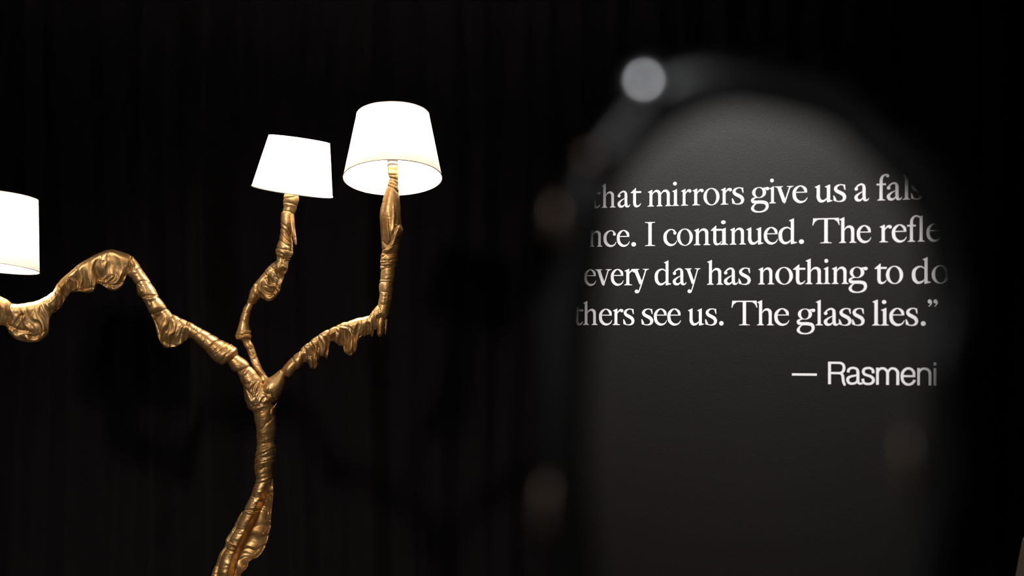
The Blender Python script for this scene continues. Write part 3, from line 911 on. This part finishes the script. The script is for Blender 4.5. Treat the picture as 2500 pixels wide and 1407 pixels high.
# glass
me = bpy.data.meshes.new('mirror_glass')
bmg = bmesh.new()
cen = LOOP.mean(0)
for off in (0.0, -0.004):
    vs = [bmg.verts.new(mir_world(x, z, off)) for x, z in (cen + (LOOP - cen) * 1.035)]
    bmg.faces.new(vs if off == 0 else vs[::-1])
bmesh.ops.triangulate(bmg, faces=bmg.faces[:])
bmg.to_mesh(me); bmg.free()
link('glass', me, M['mirror'], mirror, smooth=False)
# frame: a rounded, lumpy ring
nl = len(LOOP)
tan = np.roll(LOOP, -1, 0) - np.roll(LOOP, 1, 0)
tan /= np.hypot(tan[:, 0], tan[:, 1])[:, None]
nor = np.stack([tan[:, 1], -tan[:, 0]], -1)
if ((LOOP - cen) * nor).sum() < 0:
    nor = -nor
rows = []
mm = 28
for k in range(nl):
    a = 2 * math.pi * k / nl
    wd = 0.024 * (1 + 0.10 * math.sin(5 * a + 1) + 0.07 * math.sin(11 * a))
    dp = 0.017 * (1 + 0.12 * math.sin(7 * a + 2))
    row = []
    for j in range(mm):
        b2 = 2 * math.pi * j / mm
        o_ = wd + math.cos(b2) * wd
        row.append(mir_world(*(LOOP[k] + nor[k] * o_), 0.004 + dp * math.sin(b2)))
    rows.append(row)
rows.append(rows[0])
link('frame', grid_mesh('frame', np.array(rows), cap=False), M['lacquer'], mirror)
# backing board
me = bpy.data.meshes.new('backing')
bmg = bmesh.new()
v1 = [bmg.verts.new(mir_world(x, z, -0.008)) for x, z in (cen + (LOOP - cen) * 1.08)]
v2 = [bmg.verts.new(mir_world(x, z, -0.016)) for x, z in (cen + (LOOP - cen) * 1.08)]
bmg.faces.new(v1); bmg.faces.new(v2[::-1])
for k in range(nl):
    bmg.faces.new((v1[k], v1[(k + 1) % nl], v2[(k + 1) % nl], v2[k]))
bmg.to_mesh(me); bmg.free()
link('backing', me, M['ceiling'], mirror, smooth=False)
# bumps added to the frame to make its glints and patches of haze
def blob(name, px, py, r, sx, sz, mat, off=0.02, rot=0):
    x, z = mir_local(px, py)
    me = bpy.data.meshes.new(name)
    b_ = bmesh.new()
    bmesh.ops.create_uvsphere(b_, u_segments=32, v_segments=20, radius=r)
    R_ = Matrix.Rotation(rot, 4, 'Y')
    for v in b_.verts:
        c_ = R_ @ Vector((v.co.x * sx, v.co.y, v.co.z * sz))
        p = MIR_C + TM * (x + c_.x) + NM * (off - c_.y)
        v.co = (p.x, p.y, p.z + z + c_.z)
    bmesh.ops.recalc_face_normals(b_, faces=b_.faces[:])
    b_.to_mesh(me); b_.free()
    return link(name, me, mat, mirror)
k_ = blob('glint_knob', 1590, 212, 0.022, 1, 1, M['bead'], off=0.006); k_['label'] = 'silvery bump added for the bright glint on the frame'
blob('glint_knob', 1457, 393, 0.012, 1, 1, M['bronze'])
blob('glint_knob', 1372, 540, 0.010, 1, 2.2, M['bronze'])
blob('glint_knob', 1345, 1235, 0.0095, 1, 3.0, M['bronze'], rot=0.05)
blob('glint_knob', 2222, 1130, 0.009, 1, 3.0, M['bronze'], rot=-0.1)
# post and foot
zb = MIR_C.z + LOOP[:, 1].min() - 0.03
def lathe(name, prof, cx, cy, mat, parent, seg=32):
    V = np.array([[[cx + r * math.cos(a), cy + r * math.sin(a), z] for a in np.linspace(0, 2 * math.pi, seg, endpoint=False)] for r, z in prof])
    return link(name, grid_mesh(name, V, cap=False), mat, parent)
lathe('post', [(0.0001, 0.01), (0.014, 0.012), (0.014, 0.4), (0.018, 0.42), (0.014, 0.44), (0.012, zb + 0.02), (0.02, zb + 0.04), (0.0001, zb + 0.05)], foot.x, foot.y, M['lacquer'], mirror)
lathe('base', [(0.0001, 0.0), (0.15, 0.0), (0.152, 0.01), (0.14, 0.018), (0.03, 0.03), (0.0001, 0.032)], foot.x, foot.y, M['lacquer'], mirror)

# ------------------------------------------------------------------ tapering plinth, only its edge is in the picture
tl_ = at(2499, 1302, 7.75); bl_ = at(2479, 1407, 7.75)
sl = (tl_.x - bl_.x) / (tl_.z - bl_.z)
x_t, x_b, wd_ = tl_.x, tl_.x - sl * tl_.z, 0.55
v_ = []
for xx, zz in ((x_b, 0.0), (x_t - sl * 0.02, tl_.z - 0.02), (x_t + 0.01, tl_.z)):
    xr = 2 * (x_t + wd_ / 2) - xx
    in_ = (xx - x_b)
    v_ += [(xx, 7.62, zz), (xr, 7.62, zz), (xr, 7.75, zz), (xx, 7.75, zz)]
f__ = [(3, 2, 1, 0), (8, 9, 10, 11)]
for k in (0, 4):
    for a_ in range(4):
        f__.append((k + a_, k + (a_ + 1) % 4, k + 4 + (a_ + 1) % 4, k + 4 + a_))
pl_ = link('plinth', mesh_from('plinth', v_, f__), M['taupe'], smooth=False)
pl_['label'] = 'taupe tapering plinth cut off by the lower right corner of the picture'
pl_['category'] = 'plinth'

# ------------------------------------------------------------------ lettering on the wall behind the camera, written in reverse
def wall_point(px, py):
    """where the view through the mirror meets the rear wall"""
    d = ray(px, py).normalized(); o = Vector((0, 0, CAM_Z))
    t = (MIR_C - o).dot(NM) / d.dot(NM)
    p = o + d * t
    r = d - NM * (2 * d.dot(NM))
    k = (Y0 - p.y) / r.y
    return p + r * k

def arc_stroke(pts, n=10, cap0=False, cap1=False):
    C = catmull(np.array(pts, float), n) if len(pts) > 2 else np.array(pts, float)
    t = np.gradient(C[:, :2], axis=0)
    t /= np.maximum(np.hypot(t[:, 0], t[:, 1]), 1e-9)[:, None]
    nr = np.stack([-t[:, 1], t[:, 0]], -1)
    w = C[:, 2:3] / 2
    Lf = C[:, :2] + nr * w; Rt = C[:, :2] - nr * w
    quads = []
    for k in range(len(C) - 1):
        quads.append([Lf[k], Lf[k + 1], Rt[k + 1], Rt[k]])
    return quads
def disc(x, y, r, ry=None):
    ry = ry or r
    return [[(x + r * math.cos(a), y + ry * math.sin(a)) for a in np.linspace(0, 2 * math.pi, 20, endpoint=False)]]
def rect(x0, y0, x1, y1):
    return [[(x0, y0), (x1, y0), (x1, y1), (x0, y1)]]
def ringg(cx, cy, rx, ry, ix, iy, dx=0, tilt=0):
    out = []
    N = 40
    P, I = [], []
    for k in range(N + 1):
        a = 2 * math.pi * k / N
        P.append((cx + rx * math.cos(a), cy + ry * math.sin(a)))
        I.append((cx + dx + ix * math.cos(a) - tilt * math.sin(a), cy + iy * math.sin(a)))
    for k in range(N):
        out.append([P[k], P[k + 1], I[k + 1], I[k]])
    return out
SW = 0.175
def foot_(cx, hl, hr, y=0.0, w=SW, flip=1):
    h = w / 2
    br = 0.05
    return [[(cx - hl, y), (cx + hr, y), (cx + hr - .01, y + flip * .036), (cx + h + br, y + flip * .055), (cx + h, y + flip * .11),
             (cx - h, y + flip * .11), (cx - h - br, y + flip * .055), (cx - hl + .01, y + flip * .036)]]
def stem(cx, y0, y1, w=SW):
    return rect(cx - w / 2, y0, cx + w / 2, y1)
def head(cx, yt, w=SW, out=.11):
    l, r = cx - w / 2, cx + w / 2
    return [[(l - out, yt - .125), (r - .02, yt), (r, yt - .01), (r, yt - .2)], [(l - out, yt - .125), (r, yt - .2), (l, yt - .25), (l, yt - .19), (l - out + .03, yt - .15)]]
def arch(x0, x1):
    return arc_stroke([(x0 + .07, .70, .03), (x0 + .15, .84, .06), (x0 + .27, .93, .11), (x1 - .13, .935, .15), (x1 - .02, .82, .19), (x1, .62, .175), (x1, .40, SW)])
G = {}
G['n'] = (.97, head(.21, 1.02) + stem(.21, 0, .9) + foot_(.21, .21, .19) + arch(.21, .76) + stem(.76, 0, .42) + foot_(.76, .19, .21))
G['h'] = (.97, head(.21, 1.50) + stem(.21, 0, 1.3) + foot_(.21, .21, .19) + arch(.21, .76) + stem(.76, 0, .42) + foot_(.76, .19, .21))
G['m'] = (1.50, head(.21, 1.02) + stem(.21, 0, .9) + foot_(.21, .21, .19) + arch(.21, .75) + stem(.75, 0, .42) + foot_(.75, .19, .19)
          + arch(.75, 1.29) + stem(1.29, 0, .42) + foot_(1.29, .19, .21))
G['r'] = (.68, head(.21, 1.02) + stem(.21, 0, .9) + foot_(.21, .21, .26) + arc_stroke([(.27, .66, .03), (.34, .80, .06), (.46, .91, .11), (.56, .94, .12)]) + disc(.585, .885, .095, .10))
G['i'] = (.46, head(.23, 1.02) + stem(.23, 0, .9) + foot_(.23, .21, .21) + disc(.20, 1.36, .115))
G['l'] = (.46, head(.23, 1.50) + stem(.23, 0, 1.3) + foot_(.23, .21, .21))
G['o'] = (1.0, ringg(.5, .5, .50, .525, .30, .475, tilt=.02))
G['e'] = (.90, arc_stroke([(.80, .60, .13), (.755, .79, .17), (.62, .93, .11), (.46, .985, .06), (.28, .90, .13), (.14, .72, .18), (.11, .5, .20), (.16, .26, .20),
                           (.32, .09, .17), (.50, .035, .13), (.68, .07, .09), (.80, .16, .06), (.88, .30, .03)]) + rect(.10, .585, .865, .64))
G['c'] = (.84, arc_stroke([(.73, .80, .12), (.64, .93, .085), (.48, .985, .06), (.29, .91, .12), (.14, .72, .18), (.11, .5, .20), (.16, .26, .20),
                           (.32, .09, .17), (.49, .035, .13), (.65, .07, .09), (.76, .16, .06), (.83, .30, .03)]) + disc(.715, .765, .095, .10))
G['a'] = (.88, disc(.12, .71, .10) + arc_stroke([(.08, .75, .07), (.20, .88, .09), (.34, .96, .10), (.47, .965, .11), (.56, .86, .16), (.575, .66, .18), (.575, .30, .18), (.60, .10, .18), (.68, .04, .12), (.78, .06, .07), (.86, .17, .02)])
          + arc_stroke([(.58, .60, .02), (.44, .52, .05), (.24, .40, .10), (.11, .24, .18), (.16, .09, .18), (.29, .04, .13), (.41, .08, .09), (.50, .18, .05), (.56, .28, .02)]))
G['s'] = (.70, [[(.60, 1.0), (.64, .97), (.66, .68), (.615, .68), (.55, .88)]] + arc_stroke([(.61, .93, .07), (.50, .975, .06), (.36, .985, .06), (.20, .91, .12), (.12, .77, .17), (.19, .63, .19), (.36, .53, .20),
                         (.53, .42, .20), (.61, .26, .18), (.56, .10, .14), (.42, .02, .08), (.28, .015, .055), (.14, .05, .06), (.04, .08, .06)]) + [[(.0, .36), (.05, .36), (.17, .12), (.12, .03), (.02, .06)]])
G['t'] = (.66, [[(.0, .86), (.0, .885), (.30, 1.16), (.335, 1.16), (.335, .84)]] + rect(.25, .855, .66, .965) + arc_stroke([(.245, .90, .18), (.245, .5, .18), (.245, .25, .18), (.29, .09, .17), (.40, .035, .12), (.52, .07, .08), (.60, .15, .05), (.645, .22, .02)]))
G['u'] = (.98, head(.21, 1.02) + arc_stroke([(.21, .9, SW), (.21, .5, SW), (.215, .27, .19), (.30, .09, .18), (.43, .05, .14), (.56, .10, .10), (.67, .22, .04)])
          + head(.76, 1.02) + stem(.76, .0, .9) + [[(.68, 0), (.70, -.03), (.98, .05), (.98, .08), (.84, .12), (.68, .12)]])
G['d'] = (1.05, arc_stroke([(.74, .80, .03), (.62, .92, .07), (.48, .965, .08), (.30, .91, .12), (.15, .74, .18), (.11, .5, .20), (.15, .25, .20), (.28, .08, .16), (.42, .045, .13), (.58, .10, .10), (.72, .24, .03)])
          + head(.79, 1.50) + stem(.79, 0, 1.3) + [[(.71, 0), (.72, -.03), (1.05, .05), (1.05, .08), (.90, .12), (.71, .12)]])
G['v'] = (1.06, arc_stroke([(.23, .98, .20), (.545, .06, .20)]) + arc_stroke([(.86, .98, .07), (.56, .02, .07)]) + [[(.46, .12), (.62, .12), (.56, -.02), (.52, -.02)]]
          + rect(.0, .965, .46, 1.0) + rect(.68, .965, 1.06, 1.0) + [[(.06, .965), (.14, .90), (.34, .90), (.42, .965)], [(.76, .965), (.83, .90), (.90, .90), (1.0, .965)]])
G['y'] = (1.02, arc_stroke([(.22, .98, .20), (.56, .08, .20)]) + arc_stroke([(.85, .98, .07), (.555, -.02, .075), (.44, -.36, .06)]) + arc_stroke([(.47, -.28, .06), (.41, -.42, .07), (.34, -.46, .09)]) + disc(.30, -.385, .115)
          + rect(.0, .965, .45, 1.0) + rect(.66, .965, 1.02, 1.0) + [[(.05, .965), (.13, .90), (.34, .90), (.41, .965)], [(.74, .965), (.80, .90), (.88, .90), (.97, .965)]])
G['g'] = (1.06, ringg(.47, .665, .40, .325, .215, .285, dx=-.005) + arc_stroke([(.70, .88, .12), (.78, .905, .09), (.88, .93, .08)]) + disc(.94, .885, .115, .10)
          + arc_stroke([(.33, .37, .05), (.20, .34, .09), (.09, .245, .15), (.13, .13, .18), (.32, .10, .18), (.62, .095, .19), (.86, .03, .19), (.935, -.15, .17),
                        (.87, -.34, .14), (.68, -.46, .09), (.45, -.49, .075), (.22, -.44, .12), (.095, -.30, .17), (.14, -.14, .12), (.26, -.02, .06), (.36, .03, .03)]))
G['f'] = (.78, foot_(.30, .21, .24) + stem(.30, 0, 1.1) + arc_stroke([(.30, 1.05, SW), (.31, 1.22, .17), (.38, 1.38, .13), (.52, 1.47, .09), (.64, 1.47, .10)]) + disc(.67, 1.41, .095) + rect(.04, .875, .58, .975))
G['F'] = (1.06, foot_(.27, .21, .22) + stem(.27, 0, 1.1) + arc_stroke([(.27, 1.05, SW), (.285, 1.24, .16), (.38, 1.40, .12), (.54, 1.475, .09), (.70, 1.42, .10), (.80, 1.36, .10)]) + rect(.02, .875, .52, .975)
          + stem(.82, 0, 1.42) + [[(.70, 1.44), (.9075, 1.48), (.9075, 1.38), (.733, 1.34)]] + foot_(.82, .20, .22))
G['I'] = (.62, stem(.31, 0, 1.47, .20) + foot_(.31, .31, .31, 0, .20) + foot_(.31, .31, .31, 1.47, .20, -1))
G['T'] = (1.56, stem(.78, 0, 1.45, .20) + foot_(.78, .33, .33, 0, .20) + rect(.08, 1.395, 1.48, 1.47)
          + [[(.0, 1.05), (.035, 1.05), (.13, 1.25), (.30, 1.385), (.42, 1.40), (.10, 1.44), (.06, 1.49), (.05, 1.49)],
             [(1.56, 1.05), (1.525, 1.05), (1.43, 1.25), (1.26, 1.385), (1.14, 1.40), (1.46, 1.44), (1.50, 1.49), (1.51, 1.49)]])
G['.'] = (.28, disc(.14, .115, .14, .135))
G['"'] = (.66, disc(.13, 1.38, .12) + arc_stroke([(.20, 1.42, .10), (.23, 1.30, .10), (.16, 1.17, .06), (.05, 1.09, .02)]) + disc(.47, 1.38, .12) + arc_stroke([(.54, 1.42, .10), (.57, 1.30, .10), (.50, 1.17, .06), (.39, 1.09, .02)]))
# the credit line is set in a plain grotesque
SS, SH = .175, .13
G['_'] = (1.0, rect(0, 0, 1, 1))
G['R!'] = (1.10, rect(0, 0, SS, 1.32) + rect(.1, 1.19, .62, 1.32) + rect(.1, .59, .62, .72)
           + arc_stroke([(.58, 1.255, .13), (.78, 1.235, .14), (.915, 1.12, .16), (.945, .96, .17), (.90, .78, .16), (.76, .67, .14), (.58, .655, .13)])
           + arc_stroke([(.60, .655, .13), (.76, .63, .14), (.86, .52, .16), (.885, .36, .165), (.91, .16, .16), (.97, .0, .15), (.99, 0, .15)]) + rect(.90, 0, 1.07, .03))
G['a!'] = (.93, arc_stroke([(.105, .70, .16), (.15, .87, .15), (.29, .955, .13), (.46, .96, .13), (.61, .89, .15), (.665, .73, .17), (.67, .45, .17), (.675, .18, .17), (.74, .065, .13), (.86, .06, .11), (.93, .07, .11)])
           + arc_stroke([(.66, .58, .10), (.52, .52, .11), (.28, .47, .13), (.12, .38, .16), (.085, .23, .17), (.17, .09, .15), (.33, .045, .13), (.52, .09, .13), (.64, .22, .12), (.67, .36, .1)]))
G['s!'] = (.80, arc_stroke([(.70, .67, .17), (.67, .85, .15), (.54, .95, .13), (.38, .965, .13), (.20, .92, .14), (.115, .78, .17), (.17, .62, .16), (.36, .54, .15), (.56, .47, .16), (.695, .34, .17),
                            (.69, .18, .17), (.57, .07, .14), (.40, .04, .13), (.21, .07, .14), (.11, .18, .15), (.085, .34, .17)]))
G['n!'] = (.84, rect(0, 0, .16, .99) + arc_stroke([(.08, .62, .1), (.15, .80, .12), (.28, .93, .13), (.46, .955, .13), (.63, .90, .15), (.745, .75, .17), (.755, .55, .17), (.755, 0, .17)]))
G['m!'] = (1.36, rect(0, 0, .16, .99) + arc_stroke([(.08, .62, .1), (.14, .80, .12), (.25, .93, .13), (.40, .955, .13), (.54, .90, .15), (.665, .75, .17), (.675, .55, .17), (.675, 0, .17)])
           + arc_stroke([(.68, .62, .1), (.74, .80, .12), (.85, .93, .13), (1.0, .955, .13), (1.15, .90, .15), (1.265, .75, .17), (1.275, .55, .17), (1.275, 0, .17)]))
G['e!'] = (.92, arc_stroke([(.80, .56, .16), (.79, .73, .17), (.68, .89, .15), (.48, .965, .13), (.27, .90, .15), (.12, .72, .17), (.085, .5, .17), (.12, .27, .17), (.27, .09, .15), (.48, .035, .13), (.68, .10, .15), (.81, .24, .16), (.83, .31, .17)]) + rect(.08, .46, .88, .575))
G['i!'] = (.17, rect(0, 0, .17, .99) + rect(0, 1.15, .17, 1.32))

lines = [
    [('t', 1442, 1466), ('h', 1468.4, 1503.5), ('a', 1507.2, 1539.5), ('t', 1540, 1565.4), None, ('m', 1581, 1640), ('i', 1639.7, 1658.7),
     ('r', 1662.4, 1688), ('r', 1690, 1718), ('o', 1717.5, 1756.7), ('r', 1759.5, 1787), ('s', 1787, 1817), None, ('g', 1833.4, 1878.5),
     ('i', 1877, 1895), ('v', 1891.4, 1937.6), ('e', 1934.5, 1972), None, ('u', 1988.4, 2032.8), ('s', 2034.6, 2066), None,
     ('a', 2085.5, 2122.4), None, ('f', 2138, 2171.4), ('a', 2164, 2202.8), ('l', 2202, 2223), ('s', 2223, 2252)],
    [('n', 1437.9, 1471), ('c', 1473, 1505), ('e', 1505.7, 1537.7), ('.', 1541.4, 1553), None, ('I', 1574.6, 1599.6), None,
     ('c', 1619.4, 1652.8), ('o', 1653, 1691.6), ('n', 1693.8, 1734.5), ('t', 1735.4, 1761.9), ('i', 1756.3, 1778.9),
     ('n', 1781.6, 1821.4), ('u', 1821.4, 1864), ('e', 1864.6, 1899.7), ('d', 1900.3, 1946), ('.', 1950.6, 1963), None,
     ('T', 1983.5, 2050), ('h', 2048.5, 2091), ('e', 2091.4, 2127.4), None, ('r', 2147, 2177.5), ('e', 2177, 2214), ('F', 2213.5, 2258.3), ('e', 2260.5, 2296)],
    [('e', 1425.9, 1455.8), ('v', 1452.7, 1493.3), ('e', 1491, 1523), ('r', 1524, 1552.5), ('y', 1542, 1584.4), None, ('d', 1598, 1638.8),
     ('a', 1642, 1676.7), ('y', 1671.7, 1710), None, ('h', 1726, 1766), ('a', 1766.9, 1803), ('s', 1803, 1833), None, ('n', 1851, 1890.5),
     ('o', 1893, 1936), ('t', 1936.3, 1966.3), ('h', 1966, 2009.7), ('i', 2009.3, 2028), ('n', 2030.4, 2072), ('g', 2071.6, 2118.7), None,
     ('t', 2135, 2165), ('o', 2163, 2205), None, ('d', 2225.5, 2271.8), ('o', 2273.6, 2316)],
    [('t', 1400, 1424), ('h', 1423, 1459.5), ('e', 1462, 1495), ('r', 1495.7, 1522), ('s', 1521.6, 1549), None, ('s', 1566, 1595),
     ('e', 1596, 1628.8), ('e', 1629, 1663), None, ('u', 1678.7, 1719), ('s', 1721.6, 1750.8), ('.', 1755.8, 1766.8), None,
     ('T', 1786, 1849), ('h', 1848, 1889.6), ('e', 1890, 1927.5), None, ('g', 1945, 1990.8), ('l', 1990.3, 2010), ('a', 2010.6, 2050),
     ('s', 2048, 2079), ('s', 2080, 2111), None, ('l', 2128, 2150), ('i', 2149, 2171), ('e', 2171, 2209), ('s', 2211, 2241.6),
     ('.', 2247.7, 2260), ('"', 2263.8, 2290.6)],
    [('_', 1933.4, 1994.4), None, ('R!', 2021.7, 2067), ('a!', 2066, 2105.8), ('s!', 2103, 2136.3), ('m!', 2139, 2195.4), ('e!', 2199, 2236),
     ('n!', 2238.9, 2273), ('i!', 2278, 2285)],
]
base = [lambda x: 507.2 - .0262 * (x - 1486), lambda x: 602.9 - .0158 * (x - 1455), lambda x: 697 - .0062 * (x - 1500),
        lambda x: 793.8 + .0018 * (x - 1440), lambda x: 938.4 + .0125 * (x - 2025)]
def xheight(x):
    return 39.3 + (x - 1480) * .0043
words = []
for li, L_ in enumerate(lines):
    cur = []
    for g in L_ + [None]:
        if g is None:
            if cur:
                words.append((li, cur))
            cur = []
        else:
            cur.append(g)
for li, wd in words:
    vs, fs = [], []
    for ch, xa, xb in wd:
        layer = 0
        wdt, polys = G[ch]
        kx = (xb - xa) / wdt
        for poly in polys:
            layer += 1
            off = 0.0004 + layer * 0.0000015
            idx = []
            for gx, gy in poly:
                px = xa + gx * kx
                if ch == '_':
                    py = 917.6 + .008 * (px - 1960) - gy * 5.6
                else:
                    py = base[li](px) - gy * xheight(px)
                p = wall_point(px, py)
                idx.append(len(vs))
                vs.append((p.x, p.y + off, p.z))
            for t3 in tessellate_polygon([[Vector(vs[i]) for i in idx]]):
                tri = [idx[i] for i in t3]
                a_, b_, c_ = (Vector(vs[i]) for i in tri)
                if (b_ - a_).cross(c_ - a_).y < 0:
                    tri = tri[::-1]
                fs.append(tri)
    link('lettering', mesh_from('lettering', vs, fs), M['vinyl'], wall_back, smooth=False)
